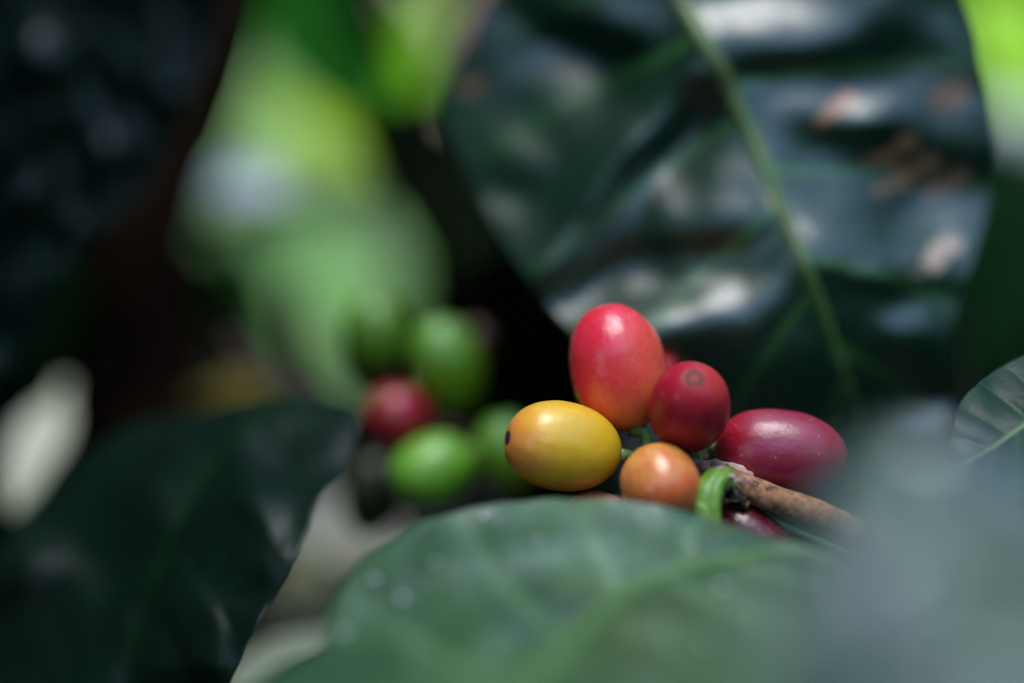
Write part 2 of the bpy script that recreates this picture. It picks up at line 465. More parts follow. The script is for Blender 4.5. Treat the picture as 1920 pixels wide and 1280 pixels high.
cherry('sliver of red cherry peeping between the coral and the crimson one', 1243, 706, 32.9, 40, 30, DIR(0.2, 0.9, -0.2),
       m_c2, NAV_RED, seed=8, navel=False, group=CH)

# ------------------------------------------------------------------ unripe cluster, out of focus behind
GC = 'coffee cherries in the blurred cluster behind'
def green_mat(nm, a, b, c, bl, seed, **kw):
    return cherry_mat(nm, a, b, c, bl, 0.35, 0.36, seed, specks=0.0, **kw)
g1 = green_mat('skin_dark_green', (0.11, 0.26, 0.015), (0.07, 0.18, 0.006), (0.04, 0.07, 0.003), (0.07, 0.15, 0.008), 1.1)
g2 = green_mat('skin_leaf_green', (0.11, 0.30, 0.03), (0.10, 0.24, 0.005), (0.14, 0.20, 0.003), (0.10, 0.2, 0.01), 2.2)
g3 = green_mat('skin_blurred_red', (0.32, 0.006, 0.02), (0.26, 0.004, 0.014), (0.2, 0.004, 0.01), (0.3, 0.01, 0.02), 3.3)
g4 = green_mat('skin_bright_green', (0.16, 0.42, 0.04), (0.14, 0.38, 0.018), (0.12, 0.30, 0.010), (0.16, 0.3, 0.03), 4.4)
g5 = green_mat('skin_olive', (0.035, 0.05, 0.02), (0.03, 0.05, 0.02), (0.03, 0.04, 0.02), (0.04, 0.04, 0.02), 5.5)
cherry('dark green unripe cherry, topmost of the blurred cluster', 706, 632, 36.2, 84, 66, DIR(-0.1, 0.95, 0.2), g1, NAV_GREEN, seed=11, group=GC)
cherry('mid green unripe cherry leaning left above the blurred red one', 838, 684, 35.6, 92, 68, DIR(-0.32, 0.9, 0.2), g2, NAV_GREEN, seed=12, group=GC)
cherry('blurred red cherry ringed by green unripe ones', 745, 783, 35.2, 70, 62, DIR(-0.3, 0.25, 0.9), g3, NAV_GREEN, seed=13, group=GC)
cherry('bright lime green unripe cherry tilted up to the right, lowest of its cluster', 811, 882, 34.6, 84, 68, DIR(-0.88, -0.4, 0.3), g4, NAV_GREEN, seed=14, group=GC,
       stalk=[(905, 838, 35.5), (940, 850, 36)], stalk_mat=STALK)
cherry('green unripe cherry half hidden behind the yellow cherry', 952, 850, 35.2, 78, 62, DIR(-0.2, 0.95, 0.2), g2, NAV_GREEN, seed=15, group=GC)
cherry('olive black cherry in deep shade below the blurred red one', 698, 925, 36.4, 84, 56, DIR(0.1, 0.95, 0.2), g5, NAV_GREEN, seed=16, group=GC)
m_rust = green_mat('skin_brown', (0.07, 0.025, 0.004), (0.05, 0.025, 0.004), (0.04, 0.02, 0.004), (0.1, 0.05, 0.01), 6.5)
cherry('brownish cherry barely showing behind the leaning green one', 884, 650, 37.4, 46, 36, DIR(0.3, 0.9, 0), m_rust, NAV_GREEN, seed=17, group=GC)

# ------------------------------------------------------------------ twig, node and green stub
t = NT('bark')
tc = t.new('ShaderNodeTexCoord').outputs['Object']
nA = t.noise(tc, 500, 5, 0.6); nB = t.noise(tc, 1100, 5, 0.75); nC = t.noise(tc, 3500, 2, 0.6)
c = t.ramp(nA, [(0.3, (0.16, 0.065, 0.025)), (0.5, (0.30, 0.13, 0.05)), (0.7, (0.38, 0.21, 0.12))])
c = t.mix(t.ramp(nB, [(0.38, 1.0), (0.47, 0.0)]), c, (0.035, 0.018, 0.010))
c = t.mix(t.math('MULTIPLY', t.ramp(nC, [(0.6, 0.0), (0.75, 1.0)]), 0.5), c, (0.55, 0.33, 0.16))
t.link(c, t.p.inputs['Base Color']); t.p.inputs['Roughness'].default_value = 0.8
t.link(t.bump(nC, 0.5, 0.00015, t.bump(nB, 0.8, 0.0004)), t.p.inputs['Normal'])
BARK = t.m
BARK_PALE = plain_mat('bark_pale', (0.34, 0.16, 0.12), (0.42, 0.32, 0.27), 700, 0.7, 0.9, 0.0005)
CAVITY_DARK = plain_mat('cavity_dark', (0.004, 0.003, 0.002), (0.014, 0.010, 0.006), 900, 0.9, 1.0, 0.0005)
BARK_FAR = plain_mat('bark_far', (0.04, 0.022, 0.014), (0.075, 0.04, 0.025), 60, 0.8, 0.5, 0.002)

twig = thing('coffee_twig', 'brown speckled twig running out behind the front leaf, with a bent green stub', 'twig', P(1330, 885, 30.5))
kpx = 30.5 * SENS / LENS / 1920 * 0.01
pts = px_path([(1352, 888, 30.55), (1378, 903, 30.5), (1420, 922, 30.45), (1470, 940, 30.4), (1540, 965, 30.3), (1640, 1012, 30.1), (1760, 1068, 29.8), (1900, 1130, 29.5)], 60)
rad = [kpx * (24 + 2 * min(1, i / 8) - 2 * i / 60) for i in range(60)]
v, f = tube(pts, rad, 40, lump=0.07)
mesh_obj('bark', v, f, BARK, twig)
# node: swollen leaf-scar with torn rim
pts = px_path([(1290, 876, 31.1), (1316, 876, 30.9), (1340, 880, 30.72), (1362, 888, 30.62), (1388, 900, 30.62), (1402, 905, 30.65)], 26)
rad = [kpx * r for r in np.interp(np.linspace(0, 1, 26), [0, 0.25, 0.5, 0.7, 0.85, 1], [13, 15, 19, 26, 29, 24])]
v, f = tube(pts, rad, 32, lump=0.28, seed=4)
mesh_obj('node', v, f, BARK_PALE, twig)
pts = px_path([(1358, 905, 30.45), (1374, 917, 30.42), (1387, 932, 30.40), (1396, 950, 30.42)], 14)
v, f = tube(pts, [kpx * r for r in np.interp(np.linspace(0, 1, 14), [0, 0.3, 0.7, 1], [9, 16, 19, 12])], 24, lump=0.5, seed=9)
mesh_obj('scar_cavity_shade', v, f, CAVITY_DARK, twig)  # solid lump, near-black colour puts in the shade of the cavity
# small torn bark flakes and green bud scale around the scar
rng = random.Random(3)
for (fx, fy, fz, L, w, ang, mt) in [(1386, 905, 30.0, 26, 9, 20, BARK_PALE), (1372, 897, 30.05, 22, 8, 8, BARK_PALE),
                                    (1378, 912, 30.0, 20, 6, 105, STALK), (1404, 905, 30.05, 24, 8, 35, BARK_PALE), (1362, 915, 30.1, 16, 6, 80, STALK), (1392, 918, 30.05, 18, 5, 70, BARK), (1398, 930, 30.1, 20, 6, 100, BARK), (1380, 926, 30.12, 14, 4, 60, BARK_PALE), (1350, 882, 30.1, 20, 7, -10, BARK_PALE), (1402, 948, 30.1, 16, 5, 115, BARK)]:
    ca, sa = math.cos(math.radians(ang)), math.sin(math.radians(ang))
    pp = [P(fx + ca * L * (u - 0.5), fy + sa * L * (u - 0.5) - 5 * math.sin(u * 3.1), fz - 0.03 * math.sin(u * 3.1)) for u in np.linspace(0, 1, 8)]
    v, f = tube(pp, [kpx * w * 0.5 * math.sin(math.pi * (0.1 + 0.8 * u)) for u in np.linspace(0, 1, 8)], 10, lump=0.5, seed=fx)
    mesh_obj('bark_flake', v, f, mt, twig)
for (fx, fy, fz, L, w, ang) in [(1322, 862, 30.9, 24, 9, 60), (1304, 868, 31.0, 20, 8, 130), (1340, 868, 30.9, 18, 7, 20), (1206, 872, 31.2, 22, 8, 100),
                                (1190, 866, 31.1, 16, 7, 40), (1228, 884, 31.3, 20, 9, 160)]:
    ca, sa = math.cos(math.radians(ang)), math.sin(math.radians(ang))
    pp = [P(fx + ca * L * (u - 0.5), fy - sa * L * (u - 0.5) - 4 * math.sin(u * 3.1), fz - 0.04 * math.sin(u * 3.1)) for u in np.linspace(0, 1, 8)]
    v, f = tube(pp, [kpx * w * 0.5 * math.sin(math.pi * (0.1 + 0.8 * u)) for u in np.linspace(0, 1, 8)], 10, lump=0.6, seed=fx)
    mesh_obj('dried_bract', v, f, BARK, twig)
def two_lobes(th, u):
    return 1 - 0.30 * math.exp(-((((th - 2.9 + math.pi) % (2*math.pi)) - math.pi) / 0.30) ** 2) + 0.05 * math.cos(2 * th)
t = NT('green_shoot')
tc = t.new('ShaderNodeTexCoord').outputs['Object']
nA = t.noise(tc, 260, 3); nB = t.noise(tc, 1500, 3)
c = t.mix(t.ramp(nA, [(0.35, 0.0), (0.65, 1.0)]), (0.08, 0.22, 0.012), (0.22, 0.36, 0.05))
c = t.mix(t.math('MULTIPLY', t.ramp(nB, [(0.3, 1.0), (0.42, 0.0)]), 0.4), c, (0.06, 0.16, 0.01))
t.link(c, t.p.inputs['Base Color']); t.p.inputs['Roughness'].default_value = 0.42
t.p.inputs['Subsurface Weight'].default_value = 0.25; t.p.inputs['Subsurface Radius'].default_value = (0.6, 1, 0.2)
t.p.inputs['Subsurface Scale'].default_value = 0.001
t.link(t.bump(nB, 0.3, 0.0002), t.p.inputs['Normal'])
SHOOT = t.m
pts = px_path([(1372, 902, 30.45), (1356, 893, 30.25), (1338, 902, 30.1), (1326, 926, 30.0), (1322, 956, 29.95), (1326, 995, 29.95), (1336, 1030, 30.0)], 40)
rad = [kpx * r for r in np.interp(np.linspace(0, 1, 40), [0, 0.1, 0.4, 1], [15, 22, 26, 25])]
v, f = tube(pts, rad, 48, lump=0.05, lobes=two_lobes)
stub = mesh_obj('green_stub', v, f, SHOOT, twig)
v, f = tube([p + (CAM - p).normalized() * 0.0009 + UP * 0.0002 + RT * 0.0010 for p in pts[8:]], [r * 0.55 for r in rad[8:]], 24, lump=0.05)
mesh_obj('stub_ridge', v, f, SHOOT, stub)
# fine fuzz along the shoot and scar
HAIR = plain_mat('hair', (0.5, 0.42, 0.3), (0.6, 0.5, 0.4), 500, 0.6)
V, F = [], []
for q in range(70):
    i = rng.randrange(6, 34); p0 = pts[i] + RT * rad[i] * rng.uniform(0.7, 0.98) - FW * rng.uniform(-0.0004, 0.0006)
    if q > 55: p0 = P(rng.uniform(1358, 1392), rng.uniform(905, 940), 30.05)
    d = Vector((rng.uniform(-0.3, 1), rng.uniform(-1, 1), rng.uniform(-1, 1))).normalized()
    L = rng.uniform(0.0003, 0.0007) * (2.0 if q > 66 else 1)
    v, f = tube([p0, p0 + d * L * 0.5 + UP * L * 0.1, p0 + d * L], [0.000022, 0.000018, 0.000008], 4)
    F += [tuple(a + len(V) for a in ff) for ff in f]; V += v
mesh_obj('fuzz', V, F, HAIR, twig)
# thin dark green stem below the twig at right
s2 = px_path([(1440, 975, 30.9), (1500, 1000, 30.9), (1580, 1035, 30.8), (1700, 1090, 30.6)], 20)
v, f = tube(s2, [kpx * 9] * 20, 12)
tag(mesh_obj('green_stem', v, f, plain_mat('stem_dark', (0.02, 0.09, 0.05), (0.03, 0.11, 0.06), 300, 0.4)),
    'thin dark green stem slanting just under the brown twig', 'stem')

# ------------------------------------------------------------------ big leaf behind the ripe cluster
BR = (0.22, 0.12, 0.055)
m_L1 = leaf_mat('leaf_waxy', (0.0015, 0.020, 0.008), (0.003, 0.032, 0.012), (0.04, 0.15, 0.02), n=7, k=1.1, phase=0.35, rough=0.36, spec=0.8,
                veinamt=0.8, vw=0.09, coat=0.3,
                patches=[(0.445, 0.68, 0.014, 0.06, (0.30, 0.14, 0.05)), (0.53, 0.76, 0.014, 0.07, (0.22, 0.12, 0.055)), (0.57, 0.80, 0.016, 0.10, (0.20, 0.12, 0.06)),
                         (0.60, 0.88, 0.018, 0.08, (0.22, 0.14, 0.08)), (0.685, 0.86, 0.024, 0.09, (0.36, 0.28, 0.20)),
                         (0.50, 0.90, 0.02, 0.06, (0.12, 0.075, 0.035)), (0.52, 0.5, 0.03, 0.018, (0.45, 0.20, 0.06)),
                         (0.30, 0.06, 0.02, 0.03, (0.18, 0.10, 0.04)), (0.70, 0.12, 0.03, 0.03, (0.10, 0.08, 0.03))])
leaf('coffee_leaf', 'large glossy dark leaf with buckled surface and brown blotches behind the ripe cherries',
     mid=[(1170, -190, 33.74), (1225, -80, 33.66), (1280, 10, 33.59), (1340, 115, 33.51), (1395, 225, 33.43), (1440, 330, 33.35), (1475, 420, 33.28), (1525, 530, 33.19), (1565, 640, 33.17), (1600, 740, 33.27), (1630, 850, 33.38), (1645, 930, 33.46)],
     left=[(1170, -190, 33.74), (1030, -110, 34.28), (930, -20, 34.81), (872, 80, 35.09), (826, 165, 35.30), (834, 240, 35.19), (870, 310, 34.92), (900, 380, 34.69), (935, 450, 34.42), (985, 520, 34.07), (1040, 590, 33.69), (1110, 660, 33.31), (1220, 740, 33.27), (1360, 820, 33.35), (1500, 890, 33.42), (1645, 930, 33.46)],
     right=[(1170, -190, 33.74), (1380, -170, 33.73), (1600, -150, 33.71), (1760, -90, 33.67), (1812, 10, 33.99), (1842, 120, 33.91), (1862, 230, 33.82), (1862, 320, 33.75), (1845, 410, 33.68), (1822, 490, 33.62), (1796, 580, 33.55), (1778, 660, 33.59), (1784, 740, 33.67), (1760, 820, 33.35), (1700, 890, 33.42), (1645, 930, 33.46)],
     mat=m_L1, ribmat=G_RIB_BACK, n=7, k=1.1, phase=0.35, quilt=0.02, fold=0.0, rib_r=(0.20, 0.010), ribrise=-0.45, ns=170, nt=110, seed=1.5, wav=0.06,
     relief_f=relief(760, 1920, -220, 960, [
        (960, 80, 1110, 180, 34, 34), (890, 200, 1020, 300, 40, 16), (920, 350, 1060, 330, 28, -26),
        (1245, 50, 1200, 180, 30, 50), (1200, 180, 1000, 460, 30, 66), (1060, 40, 1190, 110, 36, -40),
        (1315, 180, 1180, 340, 32, -70), (1180, 340, 1060, 520, 36, -70),
        (1350, 230, 1250, 330, 38, 40), (1250, 370, 1390, 380, 38, 22), (1140, 470, 1390, 450, 42, -22),
        (1150, 590, 1300, 550, 32, 26), (1180, 665, 1340, 640, 30, -14), (905, 340, 980, 480, 26, 36), (960, 520, 1040, 590, 30, -8),
        (1370, 30, 1550, 35, 40, 20), (1680, 90, 1740, 200, 100, -30), (1240, 20, 1080, 10, 30, 12), (1410, 118, 1540, 112, 13, -20),
        (1385, 190, 1430, 290, 28, 34), (1490, 185, 1640, 200, 20, 16), (1440, 320, 1520, 400, 28, 26), (1540, 250, 1650, 255, 18, -20),
        (1640, 300, 1800, 330, 45, -22), (1560, 440, 1700, 380, 34, -10),
        (1445, 470, 1400, 580, 26, 30), (1560, 520, 1660, 720, 60, -24), (1610, 430, 1770, 470, 28, 18),
        (1690, 600, 1770, 605, 22, 22), (1650, 530, 1800, 535, 24, -18), (1730, 10, 1760, 20, 24, 16), (1840, 200, 1840, 260, 22, 20),
        (1150, 760, 1600, 800, 110, -24), (1560, 560, 1760, 700, 60, -14)]))

# ------------------------------------------------------------------ foreground leaf under the cherries
m_L2 = leaf_mat('leaf_front', (0.012, 0.052, 0.018), (0.048, 0.115, 0.038), (0.15, 0.27, 0.11), n=7, k=1.3, phase=0.2, rough=0.38, spec=0.8, vw=0.16, scale=0.6,
                veinamt=0.5, patches=[(0.42, 0.93, 0.12, 0.06, (0.07, 0.075, 0.045))], netbump=1.0, spots=None)
L2 = leaf('coffee_leaf', 'broad dewy grey green leaf across the foreground below the ripe cluster',
     mid=[(880, 1520, 22.5), (950, 1400, 24), (1010, 1290, 25.3), (1080, 1200, 26.4), (1170, 1120, 27.4), (1290, 1068, 28.0), (1400, 1045, 28.4), (1500, 1035, 28.6), (1570, 1050, 28.6)],
     left=[(880, 1520, 22.5), (640, 1450, 23.4), (470, 1330, 24.8), (520, 1245, 26.2), (600, 1215, 27.2), (625, 1130, 28.0), (680, 1050, 28.6), (760, 990, 29.0), (850, 958, 29.2), (970, 938, 29.3), (1100, 934, 29.3), (1210, 942, 29.25), (1310, 966, 29.15), (1400, 996, 29.0), (1500, 1022, 28.8), (1570, 1050, 28.6)],
     right=[(880, 1520, 22.5), (1150, 1500, 22.0), (1350, 1400, 23.0), (1480, 1300, 24.5), (1560, 1200, 26), (1600, 1120, 27.5), (1570, 1050, 28.6)],
     mat=m_L2, ribmat=G_RIB, n=7, k=1.3, phase=0.2, quilt=0.12, rib_r=(0.22, 0.07), seed=4.2, wav=0.10, ns=120, nt=80,
     bumps=[(900, 1170, 1050, 1150, 40, 0.18), (1130, 1300, 1180, 1250, 40, 0.25), (800, 1060, 1100, 1010, 30, 0.1)])

DROP_GLINT = plain_mat('droplet', (0.32, 0.38, 0.34), (0.38, 0.43, 0.40), 900, 0.15)  # pale colour painted in for the sun glint on each drop
blade = [o for o in L2.children if o.name.startswith('blade')][0]
pts3 = [blade.matrix_world @ v.co if False else (Vector(v.co)) for v in blade.data.vertices]
def proj(v):
    d = v - CAM; z = d.dot(FW); kk = SENS / LENS / 1920
    return (960 + d.dot(RT) / (z * kk), 640 - d.dot(UP) / (z * kk))
PR = [proj(v) for v in pts3]
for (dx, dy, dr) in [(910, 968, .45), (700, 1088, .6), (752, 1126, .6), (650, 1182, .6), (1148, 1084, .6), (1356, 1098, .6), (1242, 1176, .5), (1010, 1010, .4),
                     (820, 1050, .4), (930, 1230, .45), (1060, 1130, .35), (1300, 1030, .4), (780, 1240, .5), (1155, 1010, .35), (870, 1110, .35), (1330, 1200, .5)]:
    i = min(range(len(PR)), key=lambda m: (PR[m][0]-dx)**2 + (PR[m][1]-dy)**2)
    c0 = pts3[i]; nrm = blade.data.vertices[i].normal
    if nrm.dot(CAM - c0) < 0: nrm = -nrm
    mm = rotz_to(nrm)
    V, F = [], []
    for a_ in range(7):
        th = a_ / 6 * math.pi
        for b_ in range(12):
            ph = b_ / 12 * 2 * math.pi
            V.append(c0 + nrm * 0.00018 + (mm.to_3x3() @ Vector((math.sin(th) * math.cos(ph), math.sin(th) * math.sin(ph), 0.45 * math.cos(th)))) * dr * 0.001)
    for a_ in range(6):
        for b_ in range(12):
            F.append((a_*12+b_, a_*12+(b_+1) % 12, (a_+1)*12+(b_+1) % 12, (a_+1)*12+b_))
    tag(mesh_obj('painted_glint_drop', V, F, DROP_GLINT), 'tiny pale droplet with its sun glint painted pale, a soft disc on the broad foreground leaf', 'droplet', 'droplets on the foreground leaf')

# ------------------------------------------------------------------ very blurred leaf nearest to the camera
m_L6 = leaf_mat('leaf_near', (0.032, 0.065, 0.040), (0.095, 0.13, 0.11), (0.12, 0.18, 0.10), scale=0.45, n=6, rough=0.27, spec=1.0, coat=1.0, veinamt=0.3)  # paler second tone carries part of the sky sheen as colour
leaf('coffee_leaf', 'nearest leaf, a soft grey blue blur filling the lower right corner',
     mid=[(2250, 1600, 15), (2060, 1350, 17), (1900, 1180, 19), (1770, 1020, 20.6), (1690, 920, 21.5), (1640, 820, 22)],
     left=[(2250, 1600, 15), (1800, 1620, 15), (1490, 1500, 17), (1450, 1300, 18.6), (1470, 1150, 20), (1530, 1000, 21), (1585, 890, 21.7), (1640, 820, 22)],
     right=[(2250, 1600, 15), (2350, 1350, 17), (2250, 1100, 19), (2100, 960, 20.2), (1950, 890, 21), (1820, 835, 21.6), (1720, 815, 21.9), (1640, 820, 22)],
     mat=m_L6, ribmat=G_RIB, n=6, quilt=0.14, rib_r=(0.14, 0.05), seed=9.1, wav=0.15,
     bumps=[(1620, 1050, 1700, 1020, 60, 0.8), (1850, 1130, 1950, 1110, 60, 0.7), (1700, 1290, 1900, 1260, 70, 0.9)])

# ------------------------------------------------------------------ small leaf at the right edge
m_L5 = leaf_mat('leaf_right', (0.003, 0.018, 0.010), (0.006, 0.027, 0.015), (0.10, 0.20, 0.07), n=9, k=0.9, rough=0.40, spec=0.15, veinamt=0.35, netbump=0.15)
leaf('coffee_leaf', 'small glossy leaf entering at the right edge, its tip pointing left',
     mid=[(2150, 690, 30.5), (2030, 735, 30.3), (1930, 792, 30.0), (1860, 838, 29.8), (1812, 864, 29.7), (1772, 884, 29.7)],
     left=[(2150, 690, 30.5), (2080, 640, 31), (1990, 640, 31), (1915, 668, 30.9), (1850, 705, 30.6), (1802, 752, 30.3), (1786, 812, 30.0), (1772, 884, 29.7)],
     right=[(2150, 690, 30.5), (2140, 800, 29.6), (2060, 880, 29), (1960, 925, 28.8), (1880, 930, 28.9), (1820, 912, 29.3), (1772, 884, 29.7)],
     mat=m_L5, ribmat=G_RIB, n=9, k=0.9, quilt=0.05, rib_r=(0.06, 0.02), seed=12.0, wav=0.07, edge=1.5, ns=80, nt=60)

# ------------------------------------------------------------------ dark leaves on the left
m_L3 = leaf_mat('leaf_dark', (0.001, 0.009, 0.0035), (0.0015, 0.014, 0.005), (0.003, 0.018, 0.004), n=7, k=1.5, rough=0.42, spec=0.3, veinamt=0.2)
leaf('coffee_leaf', 'near black green leaf hanging across the lower left corner',
     mid=[(545, 738, 34.8), (490, 775, 34.4), (430, 835, 34.0), (370, 910, 33.7), (310, 1040, 33.4), (262, 1170, 33.2), (235, 1300, 33.0), (220, 1450, 32.8), (215, 1560, 32.8)],
     left=[(545, 738, 34.8), (460, 748, 35.2), (360, 770, 35.6), (250, 800, 35.8), (150, 855, 35.8), (85, 915, 35.8), (30, 980, 35.6), (-40, 1080, 35.2), (-60, 1250, 34.8), (20, 1420, 33.8), (215, 1560, 32.8)],
     right=[(545, 738, 34.8), (610, 744, 34.6), (662, 760, 34.0), (668, 815, 33.4), (648, 880, 32.7), (602, 930, 32.0), (575, 1000, 31.6), (545, 1070, 31.4), (508, 1130, 31.3), (470, 1195, 31.2), (435, 1275, 31.2), (370, 1420, 31.6), (215, 1560, 32.8)],
     mat=m_L3, ribmat=G_RIB_DARK, n=7, k=1.5, quilt=0.10, fold=0.1, rib_r=(0.08, 0.04), seed=15.0, wav=0.10, ns=110, nt=80, edge=3,
     bumps=[(470, 940, 500, 1040, 44, 0.46), (380, 1150, 385, 1230, 42, 0.42), (0, 1070, 40, 1050, 46, 0.4), (300, 960, 330, 1060, 50, 0.2)])
m_L4 = leaf_mat('leaf_dark_blur', (0.003, 0.011, 0.008), (0.004, 0.014, 0.010), (0.010, 0.02, 0.012), n=8, rough=0.32, spec=0.3, veinamt=0.3)
leaf('coffee_leaf', 'huge black green leaf filling the upper left corner, out of focus',
     mid=[(330, -350, 25.0), (240, -150, 25.4), (170, 60, 25.9), (110, 250, 26.4), (60, 430, 26.9), (20, 600, 27.3), (0, 700, 27.5)],
     left=[(330, -350, 25), (60, -350, 26), (-150, -200, 27), (-250, 50, 27.5), (-250, 300, 28), (-180, 500, 28.3), (-80, 650, 28), (0, 700, 27.5)],
     right=[(330, -350, 25), (430, -200, 24.8), (435, -50, 25), (405, 60, 25.3), (375, 160, 25.5), (345, 230, 25.7), (290, 320, 26.0), (235, 400, 26.2), (160, 465, 26.5), (105, 530, 26.8), (80, 600, 27.0), (45, 665, 27.3), (0, 700, 27.5)],
     mat=m_L4, ribmat=G_RIB_DARK, n=8, quilt=0.1, fold=0.1, rib_r=(0.06, 0.03), seed=18.0, wav=0.12, ns=100, nt=70,
     bumps=[(60, 90, 80, 120, 26, 0.3), (190, 275, 200, 290, 16, 0.2), (310, 180, 325, 190, 20, 0.24), (30, 370, 40, 360, 20, 0.2)])
# ------------------------------------------------------------------ background: single leaves far out of focus
def bgleaf(label, cx, cy, z, L, W, ang, tilt, c1, c2, trans=0.3, tcol=None, yaw=0.0, rough=0.6, spec=0.12, curl=0.15, vein=None, ratio=2.0):
    """L, W: full length / width in photo px; ang: direction of tip on the picture (deg, 0 right, 90 up); tilt leans the top back"""
    k = z * SENS / LENS / 1920.0 * 0.01
    mt = leaf_mat('far_' + label.split()[0], c1, c2, vein or tuple(min(1, x * 1.5) for x in c2), n=9, rough=rough, spec=spec,
                  trans=trans, tcol=tcol or c2, veinamt=0.4, scale=0.4)
    c = P(cx, cy, z)
    root = thing('distant_leaf', label, 'leaf', c, 'blurred background leaves')
    d = (RT * math.cos(math.radians(ang)) + UP * math.sin(math.radians(ang)))
    sd = d.cross(-FW).normalized()
    Rm = Matrix.Rotation(math.radians(-tilt), 3, RT) @ Matrix.Rotation(math.radians(yaw), 3, UP)
    d, sd = Rm @ d, Rm @ sd
    nn = sd.cross(d).normalized()
    ns, nt = 40, 24
    vs, uv, fs = [], [], []
    for i in range(ns):
        s = i / (ns-1)
        w = (math.sin(math.pi * s ** 0.85) ** 0.75) * (1 - 0.25 * s) * W * 0.5 * k
        for j in range(nt):
            tt = -1 + 2 * j / (nt-1)
            ph = s * 9 - abs(tt) ** 0.85 * 1.6
            hh = -curl * L * k * ((s - 0.5) ** 2) + 0.15 * w * (abs(tt)) ** 1.5 + 0.012 * L * k * (abs((ph % 1) - 0.5) * 2) ** 3
            hh += 0.03 * L * k * noise.noise(Vector((s * 4 + cx, tt * 2, cy)))
            vs.append(c + d * ((s - 0.5) * L * k) + sd * (tt * w) + nn * hh); uv.append((s, (tt+1)/2))
    for i in range(ns-1):
        for j in range(nt-1):
            fs.append((i*nt+j, i*nt+j+1, (i+1)*nt+j+1, (i+1)*nt+j))
    mesh_obj('blade', vs, fs, mt, root, uvs=uv)
    path = [vs[i*nt + nt//2] - nn * 0.0003 for i in range(0, ns, 2)]
    p0 = path[0] - (path[1] - path[0]).normalized() * 0.003
    v, f = tube([p0] + path, [0.0011] + [0.0011 * (1 - u * 0.7) for u in np.linspace(0, 1, len(path))], 8)
    mesh_obj('midrib', v, f, mt, root)
    return root

DG = (0.012, 0.07, 0.008); SAT = (0.02, 0.12, 0.004); LIME = (0.16, 0.34, 0.02); SAGE = (0.16, 0.28, 0.10)
PALE = (0.42, 0.44, 0.42); BLK = (0.003, 0.008, 0.002)
bgleaf('sage green leaf glowing behind the gap at upper left', 500, 230, 62, 760, 420, 78, 40, (0.26, 0.46, 0.16), (0.34, 0.52, 0.20), trans=0.15)
bgleaf('green leaf at the top left of the gap, against the black trunk', 470, 70, 57, 300, 150, 60, 40, (0.14, 0.42, 0.002), (0.18, 0.48, 0.01), trans=0.15)
bgleaf('deep saturated green leaf slanting across the top', 635, 105, 50, 500, 250, -50, 5, (0.004, 0.085, 0.001), (0.008, 0.12, 0.001), trans=0.1)
bgleaf('yellow green leaf below the saturated slanting one', 620, 265, 53, 340, 110, -38, 45, (0.44, 0.70, 0.02), (0.50, 0.72, 0.06), trans=0.1)
bgleaf('bright lime upright leaf left of the big buckled leaf', 795, 85, 50, 400, 100, 84, 35, (0.15, 0.42, 0.002), (0.18, 0.46, 0.003), trans=0.1)
bgleaf('black green leaf hanging between the lime and the slanting leaf', 705, 60, 44, 230, 50, -60, -20, BLK, (0.006, 0.02, 0.004), trans=0.0)
bgleaf('silvery white leaf patch, bright sky painted as its colour, left of centre', 464, 345, 45, 175, 115, -15, 45, (0.64, 0.69, 0.66), (0.70, 0.74, 0.74), trans=0.1)  # pale colour stands in for bright sky
bgleaf('large pale green leaf behind the green cherries', 612, 530, 58, 540, 340, -70, 40, (0.20, 0.44, 0.10), (0.26, 0.48, 0.16), trans=0.15)
bgleaf('grey green leaf edge lying across the top of the large pale one', 600, 385, 50, 380, 60, 5, 10, (0.05, 0.09, 0.03), (0.07, 0.11, 0.05), trans=0.1)
bgleaf('dark green leaf left of the unripe cluster', 400, 560, 48, 330, 170, -35, -10, (0.010, 0.05, 0.006), (0.015, 0.06, 0.008), trans=0.2)
bgleaf('narrow dark olive leaflet left of the unripe cluster', 572, 650, 44, 190, 46, -78, 0, (0.03, 0.08, 0.01), (0.04, 0.10, 0.015), trans=0.2)
bgleaf('small yellow olive leaf above the dark lower left leaf', 465, 728, 42, 130, 70, 10, 20, (0.22, 0.18, 0.02), (0.26, 0.20, 0.03), trans=0.2)
bgleaf('olive leaf edge between the black gap and the buckled leaf', 880, 410, 46, 240, 80, -58, 10, (0.08, 0.12, 0.01), (0.12, 0.15, 0.02), trans=0.3)
bgleaf('dark green leaf above the cream coloured one at the left edge', 50, 560, 43, 380, 260, -80, -20, (0.003, 0.02, 0.003), (0.005, 0.03, 0.004), trans=0.1)
bgleaf('cream coloured leaf, sunlit brightness painted in, hanging at the left edge', 66, 845, 38.5, 300, 112, -99, 45, (0.68, 0.68, 0.40), (0.84, 0.78, 0.56), trans=0.2)  # sunlit brightness put into the pale colour
bgleaf('tan withered leaf behind the tip of the foreground leaf', 650, 1000, 42, 330, 190, -35, 50, (0.30, 0.30, 0.22), (0.42, 0.42, 0.35), trans=0.1)
bgleaf('olive brown leaf low in the gap between the two front leaves', 590, 1120, 43, 260, 170, -60, 40, (0.26, 0.27, 0.14), (0.36, 0.36, 0.20), trans=0.2)
bgleaf('pale sage leaf low in the gap at the bottom edge', 560, 1240, 38, 340, 120, 25, 50, (0.45, 0.52, 0.36), (0.55, 0.60, 0.46), trans=0.2)
bgleaf('bright green leaf in the upper right corner', 1905, 90, 60, 420, 240, -75, 35, (0.22, 0.50, 0.01), (0.3, 0.56, 0.05), trans=0.15)
bgleaf('blue grey shining leaf under the bright corner leaf', 1910, 240, 50, 260, 130, -30, 50, (0.10, 0.16, 0.14), (0.14, 0.2, 0.18), trans=0.1, rough=0.3, spec=0.9)
